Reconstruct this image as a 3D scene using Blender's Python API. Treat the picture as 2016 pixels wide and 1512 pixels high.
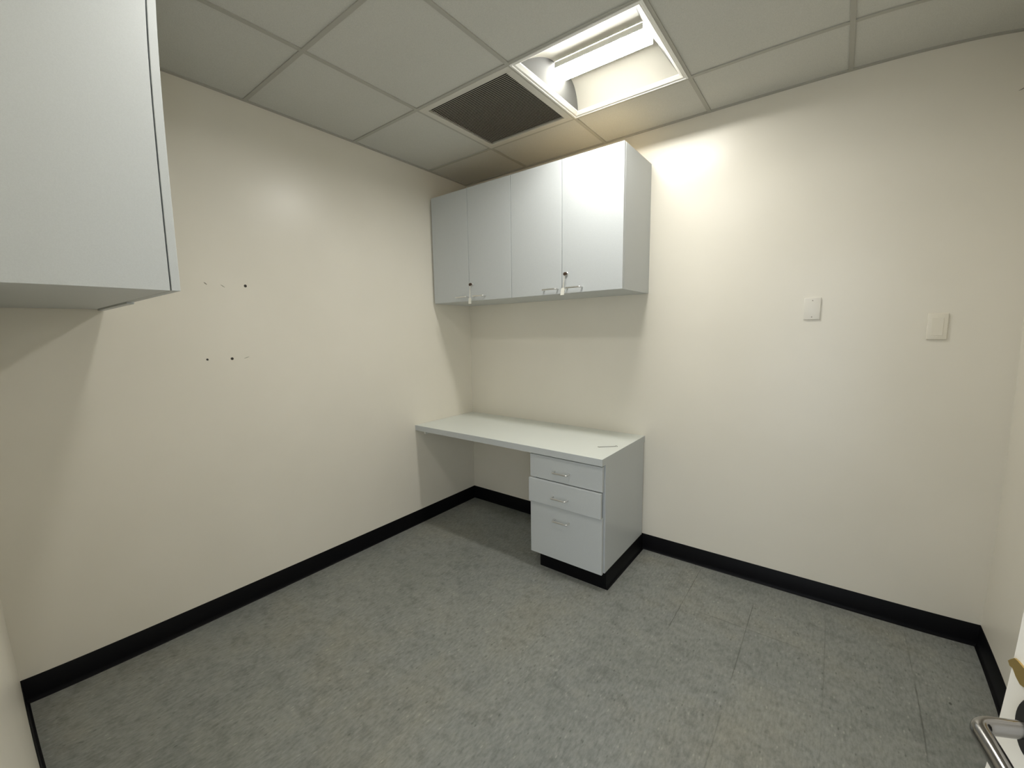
import bpy, bmesh, math, random
from mathutils import Vector, Matrix

random.seed(7)
for o in list(bpy.data.objects):
    bpy.data.objects.remove(o)
SC = bpy.context.scene
COL = SC.collection

# ------------------------------------------------------------------ camera
R_AX = Vector((0.7953396, 0.6059880, -0.0146102))
U_AX = Vector((-0.0618489, 0.1051046, 0.9925360))
F_AX = Vector((-0.6030005, 0.7884996, -0.1210735))
CAM_POS = Vector((2.42771513, -2.60826262, 1.43109806))
cam_data = bpy.data.cameras.new('camera')
cam = bpy.data.objects.new('camera', cam_data)
COL.objects.link(cam)
m = Matrix.Identity(4)
for i in range(3):
    m[i][0] = R_AX[i]; m[i][1] = U_AX[i]; m[i][2] = -F_AX[i]; m[i][3] = CAM_POS[i]
cam.matrix_world = m
# the phone's ultra-wide lens: nearly rectilinear with barrel distortion
cam_data.type = 'PANO'
cc = cam_data
cc.panorama_type = 'FISHEYE_LENS_POLYNOMIAL'
cc.fisheye_fov = math.pi
cc.fisheye_polynomial_k0 = 0.0
cc.fisheye_polynomial_k1 = -0.06919208112
cc.fisheye_polynomial_k2 = 0.00039979400
cc.fisheye_polynomial_k3 = 7.584309e-05
cc.fisheye_polynomial_k4 = -2.11297759e-06
cam_data.sensor_fit = 'HORIZONTAL'
cam_data.sensor_width = 36.0
cam_data.sensor_height = 27.0
cam_data.clip_start = 0.01
SC.camera = cam

# ------------------------------------------------------------------ world, exposure
LAMP_STRENGTH = 97.0      # lamp over the wall cabinet
LAMP2_STRENGTH = 52.0     # second lamp, nearer the doorway
WORLD_STRENGTH = 3.0      # ambient fill added through the doorway; the hallway is unseen
world = bpy.data.worlds.new('world')
SC.world = world
world.use_nodes = True
bgn = world.node_tree.nodes['Background']
bgn.inputs[0].default_value = (0.86, 0.93, 1.0, 1)
bgn.inputs[1].default_value = WORLD_STRENGTH
SC.view_settings.view_transform = 'Standard'
SC.view_settings.look = 'None'
SC.view_settings.gamma = 1.0
SC.view_settings.use_curve_mapping = False
SC.view_settings.exposure = 0.07
SC.cycles.use_denoising = True
SC.cycles.max_bounces = 12
SC.cycles.diffuse_bounces = 8
SC.cycles.glossy_bounces = 6

# ------------------------------------------------------------------ room numbers
H = 2.610          # ceiling
W = 3.063          # right wall
YN = -2.660        # wall with the doorway
T = 0.6096         # ceiling module
GX, GY = 0.602, -0.4055
BB = 0.103         # base height

# ------------------------------------------------------------------ helpers
def principled(name, color, rough=0.5, metal=0.0, spec=0.5, coat=0.0):
    mt = bpy.data.materials.new(name)
    mt.use_nodes = True
    b = mt.node_tree.nodes['Principled BSDF']
    b.inputs['Base Color'].default_value = (*color, 1)
    b.inputs['Roughness'].default_value = rough
    b.inputs['Metallic'].default_value = metal
    b.inputs['Specular IOR Level'].default_value = spec
    b.inputs['Coat Weight'].default_value = coat
    return mt

class G:
    """small node-graph helper"""
    def __init__(s, mt):
        s.t = mt.node_tree; s.b = s.t.nodes['Principled BSDF']
        s.pos = s.t.nodes.new('ShaderNodeNewGeometry').outputs['Position']
    def n(s, kind, **kw):
        nd = s.t.nodes.new(kind)
        for k, v in kw.items(): setattr(nd, k, v)
        return nd
    def l(s, a, b): s.t.links.new(a, b)
    def mapping(s, scale, loc=(0, 0, 0)):
        mp = s.n('ShaderNodeMapping'); s.l(s.pos, mp.inputs['Vector'])
        mp.inputs['Scale'].default_value = scale; mp.inputs['Location'].default_value = loc
        return mp.outputs[0]
    def noise(s, vec, scale, detail=4, rough=.5):
        nd = s.n('ShaderNodeTexNoise'); s.l(vec, nd.inputs['Vector'])
        nd.inputs['Scale'].default_value = scale; nd.inputs['Detail'].default_value = detail
        nd.inputs['Roughness'].default_value = rough
        return nd.outputs[0]
    def ramp(s, fac, stops):
        r = s.n('ShaderNodeValToRGB'); s.l(fac, r.inputs[0])
        e = r.color_ramp.elements
        while len(e) < len(stops): e.new(0.5)
        for el, (p, c) in zip(e, stops):
            el.position = p; el.color = (*c, 1) if len(c) == 3 else c
        return r.outputs[0]
    def math(s, op, a, b=None, clamp=False):
        nd = s.n('ShaderNodeMath', operation=op); nd.use_clamp = clamp
        for i, v in enumerate((a, b)):
            if v is None: continue
            if isinstance(v, (int, float)): nd.inputs[i].default_value = v
            else: s.l(v, nd.inputs[i])
        return nd.outputs[0]
    def mix(s, fac, a, b, mode='MIX'):
        nd = s.n('ShaderNodeMix', data_type='RGBA', blend_type=mode)
        for i, v in ((0, fac), (6, a), (7, b)):
            if isinstance(v, (int, float)): nd.inputs[i].default_value = v
            elif isinstance(v, tuple): nd.inputs[i].default_value = (*v, 1)
            else: s.l(v, nd.inputs[i])
        return nd.outputs[2]
    def bump(s, h, strength, dist):
        nd = s.n('ShaderNodeBump'); s.l(h, nd.inputs['Height'])
        nd.inputs['Strength'].default_value = strength; nd.inputs['Distance'].default_value = dist
        s.l(nd.outputs[0], s.b.inputs['Normal'])

# --- wall paint: semi-gloss warm white with a faint roller texture
def wall_mat():
    mt = principled('wall_paint', (.76, .71, .60), .31, spec=.45)
    g = G(mt)
    a = g.noise(g.mapping((1, 1, 1)), 230, 2)
    b = g.noise(g.mapping((1, 1, 1)), 2.2, 3)
    col = g.ramp(b, [(.3, (.760, .722, .630)), (.7, (.790, .750, .658))])
    g.l(col, g.b.inputs['Base Color'])
    g.bump(a, .12, .0006)
    return mt
WALL = wall_mat()

def tile_mat():
    mt = principled('ceiling_tile', (.60, .595, .54), .95, spec=.1)
    g = G(mt)
    a = g.noise(g.mapping((1, 1, 1)), 330, 3)
    b = g.noise(g.mapping((1, 1, 1)), 3, 3)
    col = g.mix(.5, g.ramp(a, [(.35, (.50, .50, .46)), (.6, (.61, .605, .56))]),
                g.ramp(b, [(.3, (.57, .57, .525)), (.7, (.61, .60, .555))]))
    g.l(col, g.b.inputs['Base Color'])
    g.bump(a, .3, .001)
    return mt
TILE = tile_mat()

def lam_mat(name, c, rough=.4):
    mt = principled(name, c, rough, spec=.4)
    g = G(mt)
    a = g.noise(g.mapping((1, 1, 1)), 420, 2)
    lo = tuple(v * .975 for v in c); hi = tuple(min(1, v * 1.02) for v in c)
    g.l(g.ramp(a, [(.35, lo), (.65, hi)]), g.b.inputs['Base Color'])
    g.bump(a, .02, .0002)
    return mt
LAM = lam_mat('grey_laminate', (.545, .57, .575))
LAM_LIT = lam_mat('lit_grey_laminate', (.74, .77, .73), .38)  # same laminate as LAM, lightened to paint in the light on the worktop

def floor_mat():
    mt = principled('vinyl_tile', (.2, .21, .2), .5, spec=.35)
    g = G(mt)
    # streaky chips, stretched along Y
    st = g.mapping((1.0, .33, 1.0))
    n1 = g.noise(st, 95, 5, .65)
    base = g.ramp(n1, [(.30, (.180, .188, .176)), (.50, (.240, .248, .232)), (.72, (.300, .306, .286))])
    # light chips
    v = g.n('ShaderNodeTexVoronoi'); g.l(g.mapping((1.0, .4, 1.0), (3, 1, 0)), v.inputs['Vector']); v.inputs['Scale'].default_value = 62
    chips = g.ramp(v.outputs['Distance'], [(.10, (1, 1, 1)), (.24, (0, 0, 0))])
    rnd = g.ramp(v.outputs['Color'], [(.62, (0, 0, 0)), (.68, (1, 1, 1))])
    fac = g.math('MULTIPLY', chips, rnd)
    col = g.mix(g.math('MULTIPLY', fac, .75), base, (.37, .37, .335))
    v2 = g.n('ShaderNodeTexVoronoi'); g.l(g.mapping((1.0, .45, 1.0), (9, 4, 0)), v2.inputs['Vector']); v2.inputs['Scale'].default_value = 50
    chips2 = g.ramp(v2.outputs['Distance'], [(.08, (1, 1, 1)), (.2, (0, 0, 0))])
    rnd2 = g.ramp(v2.outputs['Color'], [(.60, (0, 0, 0)), (.66, (1, 1, 1))])
    col = g.mix(g.math('MULTIPLY', g.math('MULTIPLY', chips2, rnd2), .6), col, (.085, .09, .08))
    # broad mottling: cleaner and dirtier zones
    b1 = g.noise(g.mapping((1, 1, 1), (2, 5, 0)), 1.7, 5, .6)
    col = g.mix(1.0, col, g.ramp(b1, [(.32, (.86, .87, .86)), (.5, (1, 1, 1)), (.70, (1.04, 1.0, .93))]), 'MULTIPLY')
    b2 = g.noise(g.mapping((1, 1, 1), (7, 1, 0)), 13, 6, .7)
    col = g.mix(1.0, col, g.ramp(b2, [(.34, (.80, .80, .79)), (.5, (1, 1, 1)), (.68, (1.06, 1.05, 1.02))]), 'MULTIPLY')
    # worn seams of the 12 inch tiles, visible only here and there
    sx = g.n('ShaderNodeSeparateXYZ'); g.l(g.pos, sx.inputs[0])
    X, Y = sx.outputs[0], sx.outputs[1]
    wob = g.math('MULTIPLY', g.math('SUBTRACT', g.noise(g.mapping((1, 1, 1)), 25, 2), .5), .004)
    def seg(u, u0, w, v, v0, v1, k):
        d = g.math('ABSOLUTE', g.math('SUBTRACT', g.math('ADD', u, wob), u0))
        a = g.math('SUBTRACT', 1.0, g.math('DIVIDE', d, w), clamp=True)
        c = g.math('MULTIPLY', g.math('SUBTRACT', v, v0), 14.0, clamp=True)
        e = g.math('MULTIPLY', g.math('SUBTRACT', v1, v), 14.0, clamp=True)
        return g.math('MULTIPLY', g.math('MULTIPLY', a, k), g.math('MULTIPLY', c, e))
    lines = None
    for args in ((X, 1.880, .0032, Y, -.70, .0, .95), (X, 2.185, .0034, Y, -.86, -.22, 1.0), (X, 2.492, .0035, Y, -.80, -.15, .5),
                 (X, 2.492, .003, Y, -1.2, -.85, .3), (X, 2.797, .0035, Y, -.40, -.04, .6), (X, 2.797, .0042, Y, -.86, -.40, 1.0),
                 (X, 2.185, .003, Y, -1.5, -.98, .45), (Y, -.462, .004, X, 1.93, 2.42, .7), (Y, -.158, .004, X, 2.90, 3.06, .8),
                 (Y, -.767, .003, X, 1.95, 2.8, .25), (X, 1.880, .003, Y, -1.6, -1.1, .3), (Y, -1.072, .003, X, 1.3, 2.2, .22)):
        q = seg(*args)
        lines = q if lines is None else g.math('MAXIMUM', lines, q)
    mk = g.ramp(g.noise(g.mapping((1, 1, 1), (4.3, .6, 0)), 9, 3, .6), [(.30, (.35, .35, .35)), (.55, (1, 1, 1))])
    lines = g.math('MULTIPLY', g.math('MULTIPLY', lines, mk), .8)
    col = g.mix(lines, col, (.06, .058, .05))
    # tile to tile tone
    fl = g.n('ShaderNodeVectorMath', operation='FLOOR')
    g.l(g.mapping((1 / .3048,) * 3, (-1.880 / .3048, .462 / .3048, .5)), fl.inputs[0])
    wn = g.n('ShaderNodeTexWhiteNoise'); g.l(fl.outputs[0], wn.inputs['Vector'])
    col = g.mix(1.0, col, g.ramp(wn.outputs['Value'], [(0, (.955, .96, .965)), (1, (1.03, 1.025, 1.01))]), 'MULTIPLY')
    # a few dark scuffs
    v3 = g.n('ShaderNodeTexVoronoi'); g.l(g.mapping((1, .6, 1), (1, 7, 0)), v3.inputs['Vector']); v3.inputs['Scale'].default_value = 7
    s3 = g.ramp(v3.outputs['Distance'], [(.022, (1, 1, 1)), (.05, (0, 0, 0))])
    r3 = g.ramp(v3.outputs['Color'], [(.55, (0, 0, 0)), (.6, (1, 1, 1))])
    col = g.mix(g.math('MULTIPLY', g.math('MULTIPLY', s3, r3), .85), col, (.04, .04, .036))
    g.l(col, g.b.inputs['Base Color'])
    g.bump(b2, .15, .0006)
    return mt
FLOOR = floor_mat()

GRID = principled('grid_paint', (.42, .41, .365), .6, spec=.3)
VFRAME = principled('vent_frame_paint', (.60, .58, .52), .5, spec=.3)
BOUNCETOP = principled('warm_bounce', (.72, .60, .40), .8)
BASE = principled('black_rubber', (.0035, .0035, .0045), .45, spec=.12)
CHROME = principled('satin_chrome', (.78, .77, .75), .34, 1.0)
LEVER = principled('polished_steel', (.31, .30, .29), .17, 1.0)
SHADEDMETAL = principled('shaded_metal', (.03, .028, .027), .5, .5)  # dark base paints in the shade and dark reflections on the rose
BRASS = principled('worn_brass', (.62, .44, .16), .35, .9)
WHITE = principled('white_enamel', (.86, .85, .80), .38, spec=.4)
REFLECT = principled('reflector_satin', (.56, .54, .47), .5, spec=.2)
ENDPLATE = principled('endplate_grey', (.13, .13, .12), .5, spec=.2)
DARK = principled('duct_black', (.02, .02, .018), .9)
LOUVER = principled('louver_grey', (.62, .58, .49), .6)
DOORPAINT = principled('door_paint', (.74, .70, .62), .38, spec=.4)
PLATE = principled('plate_plastic', (.76, .73, .66), .35, spec=.45)
PLATEP = principled('plate_painted', (.755, .71, .605), .36, spec=.45)
HOLE = principled('hole_dark', (.05, .045, .035), .8)
SMUDGE = principled('smudge_grey', (.30, .28, .23), .8)
KEYHEAD = principled('key_brown', (.075, .045, .03), .45, .3)
STRING = principled('tag_string', (.66, .63, .56), .7)
TAG = principled('tag_paper', (.86, .85, .76), .7)
WIRE = principled('grey_wire', (.30, .30, .28), .35, .7)
SHADOWGAP = principled('gap_shade_dark', (.03, .03, .028), .8)  # near-black colour painting the shadow in the drawer gaps

def lamp_material(strength):
    mt = bpy.data.materials.new('lamp_glow'); mt.use_nodes = True
    t = mt.node_tree; t.nodes.clear()
    e = t.nodes.new('ShaderNodeEmission'); o = t.nodes.new('ShaderNodeOutputMaterial')
    e.inputs[0].default_value = (1.0, .985, .935, 1); e.inputs[1].default_value = strength
    t.links.new(e.outputs[0], o.inputs[0])
    return mt
GLOW = lamp_material(LAMP_STRENGTH)
GLOW2 = lamp_material(LAMP2_STRENGTH)

def add_box(bm, lo, hi, bev=0.0, seg=2):
    d = bmesh.ops.create_cube(bm, size=1.0)
    vs = d['verts']
    c = [(a + b) / 2 for a, b in zip(lo, hi)]; s = [b - a for a, b in zip(lo, hi)]
    for v in vs:
        v.co = Vector((c[i] + v.co[i] * s[i] for i in range(3)))
    if bev > 0:
        es = list({e for v in vs for e in v.link_edges})
        bmesh.ops.bevel(bm, geom=es, offset=bev, segments=seg, affect='EDGES', profile=.5)

def box(lo, hi, bev=0.0, seg=2):
    bm = bmesh.new(); add_box(bm, lo, hi, bev, seg); return bm

def add_tube(bm, pts, r, n=12, caps=True):
    pts = [Vector(p) for p in pts]
    rings = []
    prev = None
    for i, p in enumerate(pts):
        if i == 0: d = pts[1] - p
        elif i == len(pts) - 1: d = p - pts[i - 1]
        else: d = (pts[i + 1] - p).normalized() + (p - pts[i - 1]).normalized()
        d.normalize()
        if prev is None:
            a = d.cross(Vector((0, 0, 1)))
            if a.length < .1: a = d.cross(Vector((1, 0, 0)))
        else:
            a = prev - d * prev.dot(d)
        a.normalize(); prev = a
        b = d.cross(a)
        rr = r[i] if isinstance(r, (list, tuple)) else r
        rings.append([bm.verts.new(p + (a * math.cos(2 * math.pi * k / n) + b * math.sin(2 * math.pi * k / n)) * rr) for k in range(n)])
    for q in range(len(rings) - 1):
        for k in range(n):
            bm.faces.new((rings[q][k], rings[q][(k + 1) % n], rings[q + 1][(k + 1) % n], rings[q + 1][k]))
    if caps:
        bm.faces.new(list(reversed(rings[0]))); bm.faces.new(rings[-1])

def rounded(pts, rad, n=6):
    """polyline with filleted corners"""
    pts = [Vector(p) for p in pts]; out = [pts[0]]
    for i in range(1, len(pts) - 1):
        a = (pts[i - 1] - pts[i]); b = (pts[i + 1] - pts[i])
        ra = min(rad, a.length * .49, b.length * .49)
        A = pts[i] + a.normalized() * ra; B = pts[i] + b.normalized() * ra
        for k in range(n + 1):
            t = k / n
            out.append(A * (1 - t) ** 2 + pts[i] * 2 * t * (1 - t) + B * t * t)
    out.append(pts[-1]); return out

def add_disc_cyl(bm, c, axis, r, h, n=24, bev=0.0):
    c = Vector(c); ax = Vector(axis).normalized()
    if bev: add_tube(bm, [c, c + ax * (h - bev), c + ax * h], [r, r, r - bev], n)
    else: add_tube(bm, [c, c + ax * h], r, n)

def add_extrude(bm, prof, fn0, fn1, closed=True, cap=True):
    """prof: list of 2D points; fn(a,b)->3D at both ends"""
    A = [bm.verts.new(fn0(*p)) for p in prof]; B = [bm.verts.new(fn1(*p)) for p in prof]
    n = len(prof)
    for i in range(n if closed else n - 1):
        j = (i + 1) % n
        bm.faces.new((A[i], A[j], B[j], B[i]))
    if closed and cap:
        bm.faces.new(list(reversed(A))); bm.faces.new(B)

def link(name, bm, mat, parent=None, smooth=False, mats=None):
    bmesh.ops.recalc_face_normals(bm, faces=bm.faces)
    me = bpy.data.meshes.new(name); bm.to_mesh(me); bm.free()
    for x in (mats or [mat]): me.materials.append(x)
    if smooth:
        for p in me.polygons: p.use_smooth = True
        try: me.set_sharp_from_angle(angle=math.radians(40))
        except Exception: pass
    o = bpy.data.objects.new(name, me); COL.objects.link(o)
    if parent is not None: o.parent = parent
    return o

def tag(o, label, cat, group=None, kind=None):
    if label: o['label'] = label
    if cat: o['category'] = cat
    if group: o['group'] = group
    if kind: o['kind'] = kind
    return o

def thing(name, label, cat, loc, group=None, kind=None):
    o = bpy.data.objects.new(name, None); COL.objects.link(o)
    o.location = loc; o.empty_display_size = .05
    return tag(o, label, cat, group, kind)

def struct(name, bm, mat, label, cat, **kw):
    return tag(link(name, bm, mat, **kw), label, cat, kind='structure')

# ------------------------------------------------------------------ room shell
TH = .12
struct('floor', box((-.12, YN - 1.6, -.06), (W + .12, .12, 0)), FLOOR, 'grey speckled vinyl tile floor with worn dark seams', 'floor')
wl = struct('wall_left', box((-TH, YN - TH, 0), (0, .12, H + .15)), WALL, 'long off-white wall left of the desk with small dark holes', 'wall')
wb = struct('wall_back', box((0, 0, 0), (W, TH, H + .15)), WALL, 'off-white wall behind the desk carrying two blank cover plates', 'wall')
struct('wall_right', box((W, YN - TH, 0), (W + TH, .12, H + .15)), WALL, 'off-white wall at the right behind the open door', 'wall')
DX0, DX1, DH = 1.985, 2.872, 2.13      # doorway
bm = bmesh.new()
add_box(bm, (0, YN - TH, 0), (DX0, YN, H + .15))
add_box(bm, (DX1, YN - TH, 0), (W, YN, H + .15))
add_box(bm, (DX0, YN - TH, DH), (DX1, YN, H + .15))
struct('wall_front', bm, WALL, 'off-white wall around the doorway under the near cabinet', 'wall')

# ceiling: lay-in panels hung on a tee grid, open where the lamp and the grille sit
xs = [-.0076 + T * i for i in range(6)]; xs[0] = 0.0
xs = [0.0] + [GX + T * i for i in range(4)] + [W]
ys = [0.0] + [GY - T * j for j in range(4)] + [YN]
bm = bmesh.new()
for i in range(len(xs) - 1):
    for j in range(len(ys) - 1):
        if (j == 1 and i in (1, 2)) or (j == 3 and i == 2): continue
        add_box(bm, (xs[i] + .002, ys[j + 1] + .002, H + .004), (xs[i + 1] - .002, ys[j] - .002, H + .02))
ceil = struct('ceiling', bm, TILE, 'suspended ceiling of pale grey square panels', 'ceiling')
bm = bmesh.new()
hw = .0095
def tee(lo, hi, axis):
    # flange with a fine raised reveal down its middle
    if axis == 'x':
        y = lo[1]
        add_box(bm, (lo[0], y - hw, H - .001), (hi[0], y + hw, H + .004))
        add_box(bm, (lo[0], y - .0015, H + .004), (hi[0], y + .0015, H + .035))
    else:
        x = lo[0]
        add_box(bm, (x - hw, lo[1], H - .0012), (x + hw, hi[1], H + .0041))
        add_box(bm, (x - .0015, lo[1], H + .0041), (x + .0015, hi[1], H + .035))
for x in xs[1:-1]: tee((x, YN), (x, 0), 'y')
for y in ys[1:-1]: tee((0, y), (W, y), 'x')
L = .019
add_box(bm, (0, YN, H - .0008), (L, 0, H + .0042)); add_box(bm, (W - L, YN, H - .0008), (W, 0, H + .0042))
add_box(bm, (L, -L, H - .0009), (W - L, 0, H + .0043)); add_box(bm, (L, YN, H - .0009), (W - L, YN + L, H + .0043))
link('ceiling_grid', bm, GRID, ceil)
struct('roof_deck', box((-TH, YN - TH, H + .15), (W + TH, TH, H + .2)), DARK, 'dark deck hidden above the ceiling panels', 'ceiling').name = 'ceiling_2'

# cove base with a toe lip
def cove(bm, p0, p1, nrm):
    prof = [(0, 0), (.013, 0), (.012, .0018), (.007, .004), (.0042, .010), (.0034, .02), (.0034, BB - .002), (.002, BB), (0, BB)]
    n = Vector(nrm)
    add_extrude(bm, prof, lambda a, b: Vector(p0) + n * a + Vector((0, 0, b)), lambda a, b: Vector(p1) + n * a + Vector((0, 0, b)))
bm = bmesh.new(); cove(bm, (0, YN, 0), (0, 0, 0), (1, 0, 0))
struct('baseboard_left', bm, BASE, 'black rubber cove base along the left wall', 'baseboard', smooth=True)
bm = bmesh.new(); cove(bm, (0, 0, 0), (W, 0, 0), (0, -1, 0))
struct('baseboard_back', bm, BASE, 'black rubber cove base along the back wall', 'baseboard', smooth=True)
bm = bmesh.new(); cove(bm, (W, YN, 0), (W, 0, 0), (-1, 0, 0))
struct('baseboard_right', bm, BASE, 'black rubber cove base along the right wall', 'baseboard', smooth=True)
bm = bmesh.new(); cove(bm, (0, YN, 0), (DX0 - .04, YN, 0), (0, 1, 0))
struct('baseboard_front', bm, BASE, 'short black cove base at bottom left corner of the room', 'baseboard', smooth=True)

# door frame around the doorway
bm = bmesh.new()
for x0, x1 in ((DX0 - .04, DX0 + .012), (DX1 - .012, DX1 + .04)):
    add_box(bm, (x0, YN - TH - .012, 0), (x1, YN + .010, DH + .04), .002)
add_box(bm, (DX0 + .012, YN - TH - .012, DH - .012), (DX1 - .012, YN + .010, DH + .04), .002)
struct('trim_1', bm, WHITE, 'painted metal frame of the doorway', 'door frame')

# ------------------------------------------------------------------ open door with lever, at the right edge
ED = Vector((2.632, -1.908, 0)); HD = Vector((.2553, -.9668, 0)).normalized()   # latch edge, direction to the hinge
ang = math.atan2(HD.y, HD.x)
door = thing('door_1', 'open off-white door at the right edge with steel lever', 'door', (ED.x, ED.y, 0), kind='structure')
door.rotation_euler = (0, 0, ang)
DW = .765
# local x: towards the hinge, local y: +y = (-HD.y, HD.x) rotated -> thickness side away from camera face
# the visible face looks towards -x of the room; local -y side
link('door_leaf', box((0, 0, .008), (DW, .044, DH - .016), .0025), DOORPAINT, door)
LZ = 1.0
hd = None
bm = bmesh.new()
add_disc_cyl(bm, (.070, 0.0, LZ), (0, -1, 0), .033, .007, 36, .002)
rose = link('rose', bm, SHADEDMETAL, door, smooth=True)
bm = bmesh.new()
path = [(.070, -.006, LZ), (.070, -.062, LZ), (.195, -.062, LZ), (.205, -.045, LZ)]
add_tube(bm, rounded(path, .016, 8), .0098, 20)
lv = link('lever_handle', bm, LEVER, door, smooth=True); lv['label'] = 'polished steel bent-rod lever'
bm = bmesh.new()
ZB = 1.037
add_box(bm, (-.0008, .004, ZB - .026), (.0004, .036, ZB + .026), .0002)
add_extrude(bm, [(-.0028, .000), (.001, .0045), (.007, .0105), (.014, .0115), (.034, .0105), (.036, -.008), (.026, -.0105), (.016, -.0075), (.008, -.0025), (.002, -.0035)],
            lambda a, b: Vector((a, -.0002, ZB + b)), lambda a, b: Vector((a, -.0024, ZB + b)))
lp = link('latch_plate', bm, BRASS, door); lp['label'] = 'worn brass latch plate'
for z in (.25, 1.06, 1.86):
    bm = bmesh.new()
    add_tube(bm, [(DW + .004, -.006, z - .055), (DW + .004, -.006, z + .055)], .007, 12)
    add_box(bm, (DW - .03, -.0016, z - .05), (DW, 0, z + .05), .0004)
    link('hinge', bm, CHROME, door)

# ------------------------------------------------------------------ ceiling lamp
LX0, LX1 = GX + T, GX + 2 * T
LY1, LY0 = GY, GY - T
cxl, cyl = (LX0 + LX1) / 2, (LY0 + LY1) / 2
lamp = thing('ceiling_light', 'lit square recessed ceiling light with central glowing diffuser', 'ceiling light', (cxl, cyl, H))
hx = T / 2 - .004
bm = bmesh.new()   # stepped and sloped frame
prof = [(hx, -.004), (hx - .008, -.0045), (hx - .010, .000), (hx - .017, .002), (hx - .019, -.0005), (hx - .034, .009), (hx - .036, .014), (hx, .014)]
rings = [[bm.verts.new((sx * r_, sy * r_, z_)) for r_, z_ in prof] for sx, sy in ((1, 1), (-1, 1), (-1, -1), (1, -1))]
for q in range(4):
    A, B = rings[q], rings[(q + 1) % 4]
    for k in range(len(prof)):
        k2 = (k + 1) % len(prof)
        bm.faces.new((A[k], A[k2], B[k2], B[k]))
link('light_frame', bm, WHITE, lamp)
bm = bmesh.new()   # housing
o = hx - .004
add_box(bm, (-o, -o, .105), (o, o, .112))
for s_ in (-1, 1):
    add_box(bm, (min(s_ * o, s_ * (o - .003)), -o, .0145), (max(s_ * o, s_ * (o - .003)), o, .106))
    add_box(bm, (-o + .003, min(s_ * o, s_ * (o - .003)), .0145), (o - .003, max(s_ * o, s_ * (o - .003)), .106))
link('housing', bm, REFLECT, lamp)
ix = hx - .0355
CXE = ix - .052     # half length of the diffuser
PK = .088           # height of the recess over the frame
for s_ in (-1, 1):  # reflectors rise from the frame to the diffuser
    bm = bmesh.new()
    rows = []
    n_ = 12
    for k in range(n_ + 1):
        t = k / n_
        y = ix + (.062 - ix) * t
        z = .0125 + (PK - .0125) * math.sin(math.pi / 2 * t) ** .9
        xe = ix + (CXE - ix) * (z - .0125) / (PK - .0125)
        rows.append(((-xe, s_ * y, z), (xe, s_ * y, z)))
    low = [[bm.verts.new(c) for c in r_] for r_ in rows]
    up = [[bm.verts.new((c[0], c[1], c[2] + .002)) for c in r_] for r_ in rows]
    for k in range(n_):
        bm.faces.new((low[k][0], low[k][1], low[k + 1][1], low[k + 1][0]))
        bm.faces.new((up[k][0], up[k][1], up[k + 1][1], up[k + 1][0]))
        for e in (0, 1): bm.faces.new((low[k][e], low[k + 1][e], up[k + 1][e], up[k][e]))
    bm.faces.new((low[0][0], low[0][1], up[0][1], up[0][0])); bm.faces.new((low[-1][0], low[-1][1], up[-1][1], up[-1][0]))
    link('reflector', bm, REFLECT, lamp, smooth=True)
for s_ in (-1, 1):  # sloping end plates follow the same curve
    bm = bmesh.new()
    rows = []
    for k in range(13):
        t = k / 12
        y = ix + (.062 - ix) * t
        z = .0125 + (PK - .0125) * math.sin(math.pi / 2 * t) ** .9
        xe = ix + (CXE - ix) * (z - .0125) / (PK - .0125) - .0004
        rows.append((bm.verts.new((s_ * xe, -y, z)), bm.verts.new((s_ * xe, y, z)), bm.verts.new((s_ * (xe + .0015), -y, z + .0008)), bm.verts.new((s_ * (xe + .0015), y, z + .0008))))
    for k in range(12):
        p0, p1 = rows[k], rows[k + 1]
        bm.faces.new((p0[0], p0[1], p1[1], p1[0])); bm.faces.new((p0[2], p0[3], p1[3], p1[2]))
        bm.faces.new((p0[0], p1[0], p1[2], p0[2])); bm.faces.new((p0[1], p1[1], p1[3], p0[3]))
    bm.faces.new((rows[0][0], rows[0][1], rows[0][3], rows[0][2])); bm.faces.new((rows[-1][0], rows[-1][1], rows[-1][3], rows[-1][2]))
    link('end_plate', bm, ENDPLATE, lamp)
bm = bmesh.new()   # glowing diffuser: a rounded trough along X
prof = []
for k in range(21):
    a = math.pi * k / 20
    prof.append((-.058 * math.cos(a), PK - .018 - .020 * math.sin(a) ** .6))
add_extrude(bm, prof, lambda a, b: Vector((-CXE, a, b)), lambda a, b: Vector((CXE, a, b)))
link('diffuser', bm, GLOW, lamp, smooth=True)
bm = bmesh.new()
add_box(bm, (-CXE, -.0605, PK - .026), (CXE, -.0590, PK - .001))
link('diffuser_rail', bm, WHITE, lamp)
bm = bmesh.new()
add_box(bm, (-CXE, .0590, PK - .026), (CXE, .0605, PK - .001))
link('diffuser_rail', bm, WHITE, lamp)
# the room's second lamp, one panel nearer to the doorway
lamp2 = lamp.copy(); COL.objects.link(lamp2)
lamp2.location = (cxl, cyl - 2 * T, H)
lamp2['label'] = 'second lit square ceiling light, nearer the doorway than the first'
for ch in list(lamp.children):
    c2 = ch.copy(); COL.objects.link(c2); c2.parent = lamp2
    if ch.name == 'diffuser':
        c2.data = ch.data.copy(); c2.data.materials[0] = GLOW2
for q in (lamp, lamp2): q['group'] = 'square recessed ceiling lights'

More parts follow.
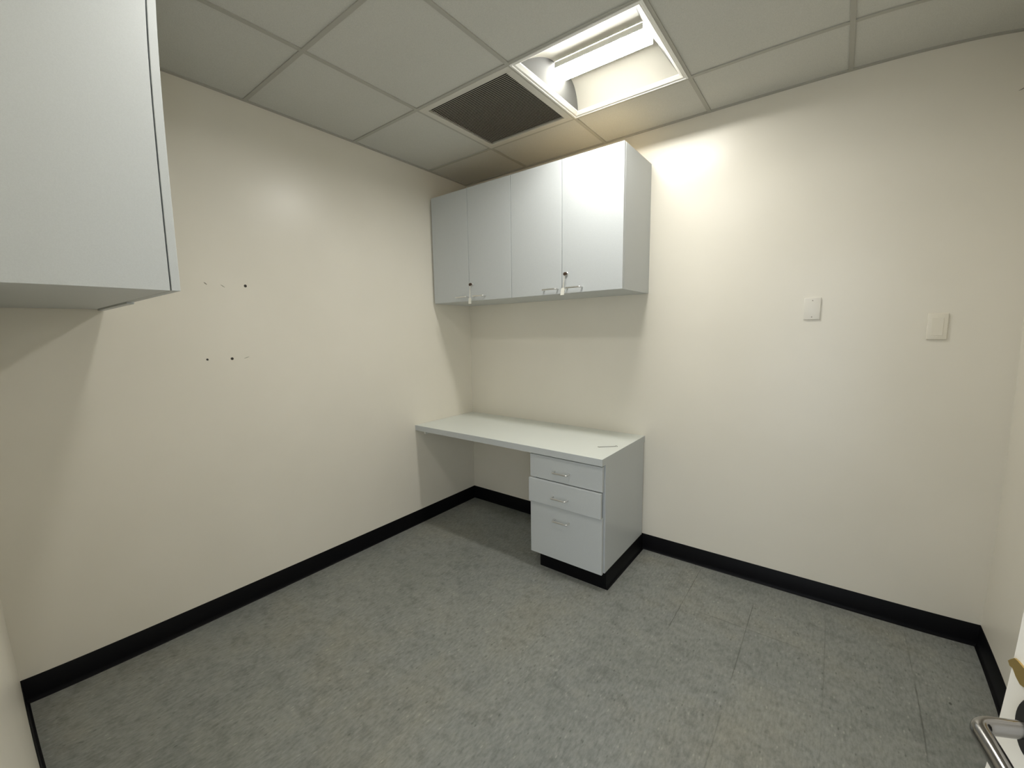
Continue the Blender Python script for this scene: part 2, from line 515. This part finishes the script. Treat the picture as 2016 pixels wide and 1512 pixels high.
# ------------------------------------------------------------------ return-air grille
VX0, VX1 = GX, GX + T
vent = thing('ceiling_vent', 'dark louvred return-air grille beside the ceiling light', 'vent', ((VX0 + VX1) / 2, cyl, H))
bm = bmesh.new()
o, i = T / 2 - .006, T / 2 - .042
add_box(bm, (-o, -o, -.003), (o, -i, .012), .001); add_box(bm, (-o, i, -.003), (o, o, .012), .001)
add_box(bm, (-o, -i, -.003), (-i, i, .012), .001); add_box(bm, (i, -i, -.003), (o, i, .012), .001)
link('vent_frame', bm, VFRAME, vent)
bm = bmesh.new()
nl = 44
for k in range(nl):
    y = -i + (2 * i) * (k + .5) / nl
    bmv = [Vector((x, y + dy, z)) for x in (-i, i) for dy, z in ((-.0056, .0005), (.0036, .0055), (.0042, .0048), (-.0050, -.0002))]
    A = [bm.verts.new(c) for c in bmv[:4]]; B = [bm.verts.new(c) for c in bmv[4:]]
    for q in range(4): bm.faces.new((A[q], A[(q + 1) % 4], B[(q + 1) % 4], B[q]))
    bm.faces.new(A); bm.faces.new(B)
link('louvers', bm, LOUVER, vent)
link('duct_back', box((-o, -o, .02), (o, o, .024)), DARK, vent)

# ------------------------------------------------------------------ wire pull used on every door and drawer
def pull_bm(cx, y, z, r=.0042, half=.048, out=.032, vertical=False):
    bm = bmesh.new()
    pts = rounded([(cx - half, y, z), (cx - half, y - out, z), (cx + half, y - out, z), (cx + half, y, z)], .009, 6)
    add_tube(bm, pts, r, 14)
    return bm

# ------------------------------------------------------------------ wall cabinet over the desk
CW, CD, CZ0, CZ1 = 1.505, .406, 1.660, 2.417
cab = thing('wall_cabinet', 'grey four-door wall cabinet above the desk with wire pulls', 'cabinet', (0, 0, CZ0))
h = CZ1 - CZ0
bm = bmesh.new()
yf = -CD + .021
add_box(bm, (.003, yf, 0), (.021, -.001, h)); add_box(bm, (CW - .019, yf, 0), (CW, -.001, h), .0006)
add_box(bm, (.021, yf, 0), (CW - .019, -.001, .018)); add_box(bm, (.021, yf, h - .018), (CW - .019, -.001, h))
add_box(bm, (.021, -.007, .018), (CW - .019, -.001, h - .018)); add_box(bm, (CW / 2 - .009, yf, .018), (CW / 2 + .009, -.008, h - .018))
link('cabinet_body', bm, LAM, cab)
link('bounce_board', box((.004, yf + .002, h + .0002), (CW - .002, -.002, h + .003)), BOUNCETOP, cab)  # unseen board added to bounce warm light onto the ceiling
link('shelf', box((.0215, -.34, .37), (CW / 2 - .0095, -.008, .388)), LAM, cab)
link('shelf', box((CW / 2 + .0095, -.34, .37), (CW - .0195, -.008, .388)), LAM, cab)
dxs = [.018, .378, .752, 1.128, CW]
pulls = [.318, .478, 1.055, 1.216]
for k in range(4):
    x0, x1 = dxs[k] + .0016, dxs[k + 1] - (.0016 if k < 3 else .0006)
    d = link('door', box((x0, -CD, .0005), (x1, -CD + .0195, h - .0005), .0012), LAM, cab)
    p_ = link('handle', pull_bm(pulls[k], -CD, .029), CHROME, d, smooth=True); p_['label'] = 'chrome wire pull'
    if k in (1, 3):
        lx = dxs[k] + (.030 if k == 1 else .034)
        bm = bmesh.new()
        add_disc_cyl(bm, (lx, -CD + .001, .112), (0, -1, 0), .0095, .007, 24, .0015)
        l_ = link('lock', bm, CHROME, d, smooth=True); l_['label'] = 'round chrome cam lock'
# keys with a tag on a string, hanging from the two locks
def key_set(x, z, tilt, label, dl):
    t = thing('key', label, 'key', (x, -CD - .0065, z), group='tagged keys in the cabinet locks')
    bm = bmesh.new()
    add_box(bm, (-.0012, -.014, -.004), (.0012, -.001, .004))
    add_tube(bm, [(0, -.020, -.003), (0, -.0205, -.003)], .009, 20)
    me = bmesh.ops.rotate(bm, verts=bm.verts, cent=(0, 0, 0), matrix=Matrix.Rotation(.35, 3, 'Y'))
    add_disc_cyl(bm, (0, -.0115, -.001), (.25, -1, 0), .0095, .0035, 20, .001)
    link('key_head', bm, KEYHEAD, t, smooth=True)
    bm = bmesh.new()
    lx = tilt
    rg = [(math.sin(a) * .0045, -.017, -.010 + math.cos(a) * .0045) for a in [2 * math.pi * q / 14 for q in range(15)]]
    add_tube(bm, rg, .0007, 6)
    add_tube(bm, [(-.001, -.017, -.0143), (lx * .5 - .001, -.0178, -dl * .5), (lx, -.018, -dl)], .0024, 8)
    link('string', bm, STRING, t, smooth=True)
    bm = bmesh.new()
    hw_, hh = .0125, .042
    prof = [(-hw_ * .45, 0), (hw_ * .45, 0), (hw_, -.009), (hw_ + lx * .4, -hh), (-hw_ + lx * .4, -hh), (-hw_, -.009)]
    add_extrude(bm, prof, lambda a, b: Vector((a + lx, -.0175, b - dl + .002)), lambda a, b: Vector((a + lx, -.019, b - dl + .002)))
    link('tag', bm, TAG, t)
key_set(dxs[1] + .030, CZ0 + .112, -.004, 'dark key with white tag hanging from the left cabinet lock', .093)
key_set(dxs[3] + .034, CZ0 + .112, -.012, 'dark key with slanted white tag hanging from the right cabinet lock', .082)

# ------------------------------------------------------------------ near cabinet on the doorway wall
NZ0, NZ1, NX, NYF = 1.555, 2.317, 1.037, -2.262
nc = thing('wall_cabinet', 'large grey wall cabinet seen end-on at the upper left', 'cabinet', (0, YN, NZ0))
h = NZ1 - NZ0; d0 = NYF - YN
bm = bmesh.new()
add_box(bm, (.002, .001, 0), (.02, d0, h)); add_box(bm, (NX - .019, .001, 0), (NX, d0, h), .0006)
add_box(bm, (.02, .001, 0), (NX - .019, d0, .018)); add_box(bm, (.02, .001, h - .018), (NX - .019, d0, h))
add_box(bm, (.02, .001, .018), (NX - .019, .007, h - .018))
link('cabinet_body', bm, LAM, nc)
link('shelf', box((.0205, .008, .37), (NX - .0195, d0 - .04, .388)), LAM, nc)
fy0, fy1 = d0 + .0030, d0 + .0225
n1 = link('door', box((.526, fy0, .0), (NX + .001, fy1, h), .0012), LAM, nc)
n2 = link('door', box((.004, fy0, -.006), (.5225, fy1 + .001, h - .006), .0012), LAM, nc)
for dd, xx, zz in ((n1, .60, .03), (n2, .448, .024)):
    bm = pull_bm(xx, 0, zz)
    for v in bm.verts: v.co.y = fy1 - v.co.y
    p_ = link('handle', bm, CHROME, dd, smooth=True); p_['label'] = 'chrome wire pull'
for z in (.10, h - .10):
    bm = bmesh.new()
    add_tube(bm, [(NX - .019 - .004, d0 + .0015, z - .02), (NX - .019 - .004, d0 + .0015, z + .02)], .0014, 8)
    link('hinge', bm, CHROME, nc)

# ------------------------------------------------------------------ desk
DWX, DD, DZ, DT = 1.504, .628, .7615, .038
desk = thing('desk', 'pale grey wall-hung desk top fitted into the corner', 'desk', (0, 0, DZ))
link('worktop', box((.0015, -DD + .0012, -DT), (DWX - .0007, -.001, 0)), LAM_LIT, desk)
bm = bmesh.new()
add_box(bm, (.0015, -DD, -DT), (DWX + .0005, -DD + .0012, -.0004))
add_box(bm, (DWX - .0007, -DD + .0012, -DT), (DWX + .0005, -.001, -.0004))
link('worktop_edge', bm, LAM, desk)  # edges split off to keep the laminate without the painted-in light
bm = bmesh.new()
add_box(bm, (.001, -DD + .08, -DT - .045), (.019, -.02, -DT - .0002)); add_box(bm, (.019, -.019, -DT - .045), (1.02, -.001, -DT - .0002))
link('support_cleat', bm, WHITE, desk)

# drawer pedestal
PX0, PX1 = 1.028, 1.503
ped = thing('drawer_pedestal', 'grey three-drawer pedestal under the desk with middle drawer ajar', 'drawer unit', (PX0, 0, 0))
pw = PX1 - PX0; zt = DZ - DT - .0005; yb = -.581
bm = bmesh.new()
add_box(bm, (0, yb, BB), (.018, -.012, zt)); add_box(bm, (pw - .018, yb, BB - .001), (pw, -.014, zt), .0006)
add_box(bm, (.018, yb, BB), (pw - .018, -.012, BB + .018)); add_box(bm, (.018, yb + .04, zt - .018), (pw - .018, -.012, zt))
add_box(bm, (.018, -.018, BB + .018), (pw - .018, -.012, zt - .018))
link('cabinet_body', bm, LAM, ped)
link('gap_shade_sheet', box((.0185, yb + .004, BB + .019), (pw - .0185, yb + .008, zt - .0005)), SHADOWGAP, ped)  # dark sheet added to paint the shade behind the gaps
def drawer(z0, z1, yo, hz, dx=0.0):
    yf = -.6085 - yo
    d = link('drawer', box((.000 + dx, yf, z0), (pw - .006 + dx, yf + .019, z1), .0015), LAM, ped)
    bm = bmesh.new(); x0, x1 = .03 + dx, pw - .035 + dx
    y0_, y1_ = yf + .0192, yb + .40
    zz0, zz1 = z0 + .02, min(z1 - .02, z0 + .14)
    hnd = link('handle', pull_bm(.220 + dx, yf, hz), CHROME, d, smooth=True); hnd['label'] = 'chrome wire pull'
    bm.free()
drawer(.5725, .7125, 0.0, .633)
drawer(.4265, .5695, .0165, .487, -.001)
drawer(.1000, .4235, 0.0, .345)
bm = bmesh.new()
add_box(bm, (.042, -.568, .0), (pw, -.02, BB - .0015))
tk = link('toe_kick', bm, BASE, ped); tk['label'] = 'black rubber toe kick'
bm = bmesh.new(); cove(bm, (pw, -.568, 0), (pw, -.014, 0), (1, 0, 0))
link('toe_base', bm, BASE, ped, smooth=True)

# thin bent wire lying on the desk
bm = bmesh.new()
z = .0016
add_tube(bm, rounded([(-.058, .006, z), (-.049, -.005, z), (-.047, -.001, z), (.046, .003, z), (.052, .010, z + .002), (.056, -.004, z + .001)], .003, 3), .0016, 8)
wo = link('metal_hook', bm, WIRE, smooth=True)
wo.location = (1.423, -.380, DZ); wo.rotation_euler = (0, 0, math.radians(41))
tag(wo, 'thin grey wire with bent ends lying on the desk top', 'wire')

# ------------------------------------------------------------------ blank cover plates on the back wall
def plate(x0, x1, z0, z1, mat, label, painted):
    t = thing('cover_plate', label, 'wall plate', ((x0 + x1) / 2, 0, z0), group='blank cover plates on the back wall')
    w2 = (x1 - x0) / 2; hh = z1 - z0
    bm = bmesh.new(); add_box(bm, (-w2, -.007, 0), (w2, -.0002, hh), .003, 3)
    link('plate', bm, mat, t, smooth=True)
    if painted:
        bm = bmesh.new(); add_box(bm, (-.020, -.0082, .018), (.019, -.0068, hh - .018), .0006)
        link('raised_panel', bm, mat, t)
    for z in (.014, hh - .014):
        bm = bmesh.new(); add_disc_cyl(bm, (0, -.0068, z), (0, -1, 0), .0026, .0008, 14)
        link('screw', bm, SMUDGE if not painted else mat, t)
plate(2.303, 2.373, 1.475, 1.584, PLATE, 'small white blank wall plate, the brighter and left of two', False)
plate(2.765, 2.834, 1.376, 1.491, PLATEP, 'painted-over wall plate near the right wall, the lower of two', True)

# ------------------------------------------------------------------ dark discs standing for screw holes, and scuffs, on the left wall
def hole(y, z, r, label):
    bm = bmesh.new(); add_disc_cyl(bm, (-.004, 0, 0), (1, 0, 0), r, .0052, 12, .0006)
    add_disc_cyl(bm, (.0010, .002, -.002), (1, .3, 0), r * .55, .0012, 10)
    o = link('wall_hole', bm, HOLE); o.location = (0, y, z)
    tag(o, label, 'wall hole', 'dark holes left in the left wall')
hole(-1.687, 1.692, .0072, 'dark hole in the left wall, right end of the upper row')
hole(-1.778, 1.322, .0070, 'larger dark hole in the left wall, middle of the lower row')
hole(-1.886, 1.324, .0050, 'small dark hole in the left wall, left end of the lower row')
for y, z, a, ln_, wd in ((-1.863, 1.691, -.7, .008, .0028), (-1.790, 1.684, -.6, .011, .0017), (-1.710, 1.324, .35, .013, .0014)):
    bm = bmesh.new()
    dv = Vector((0, math.cos(a), math.sin(a))) * ln_
    add_tube(bm, [Vector((0, y, z)) - dv, Vector((0, y, z)), Vector((0, y, z)) + dv], [wd * .4, wd, wd * .4], 8)
    link('scuff_mark', bm, SMUDGE, wl)
bm = bmesh.new()
add_tube(bm, [(3.005, 0, 2.372), (3.017, 0, 2.377), (3.03, 0, 2.385)], [.0006, .002, .0006], 8)
link('scuff_mark', bm, SMUDGE, wb)
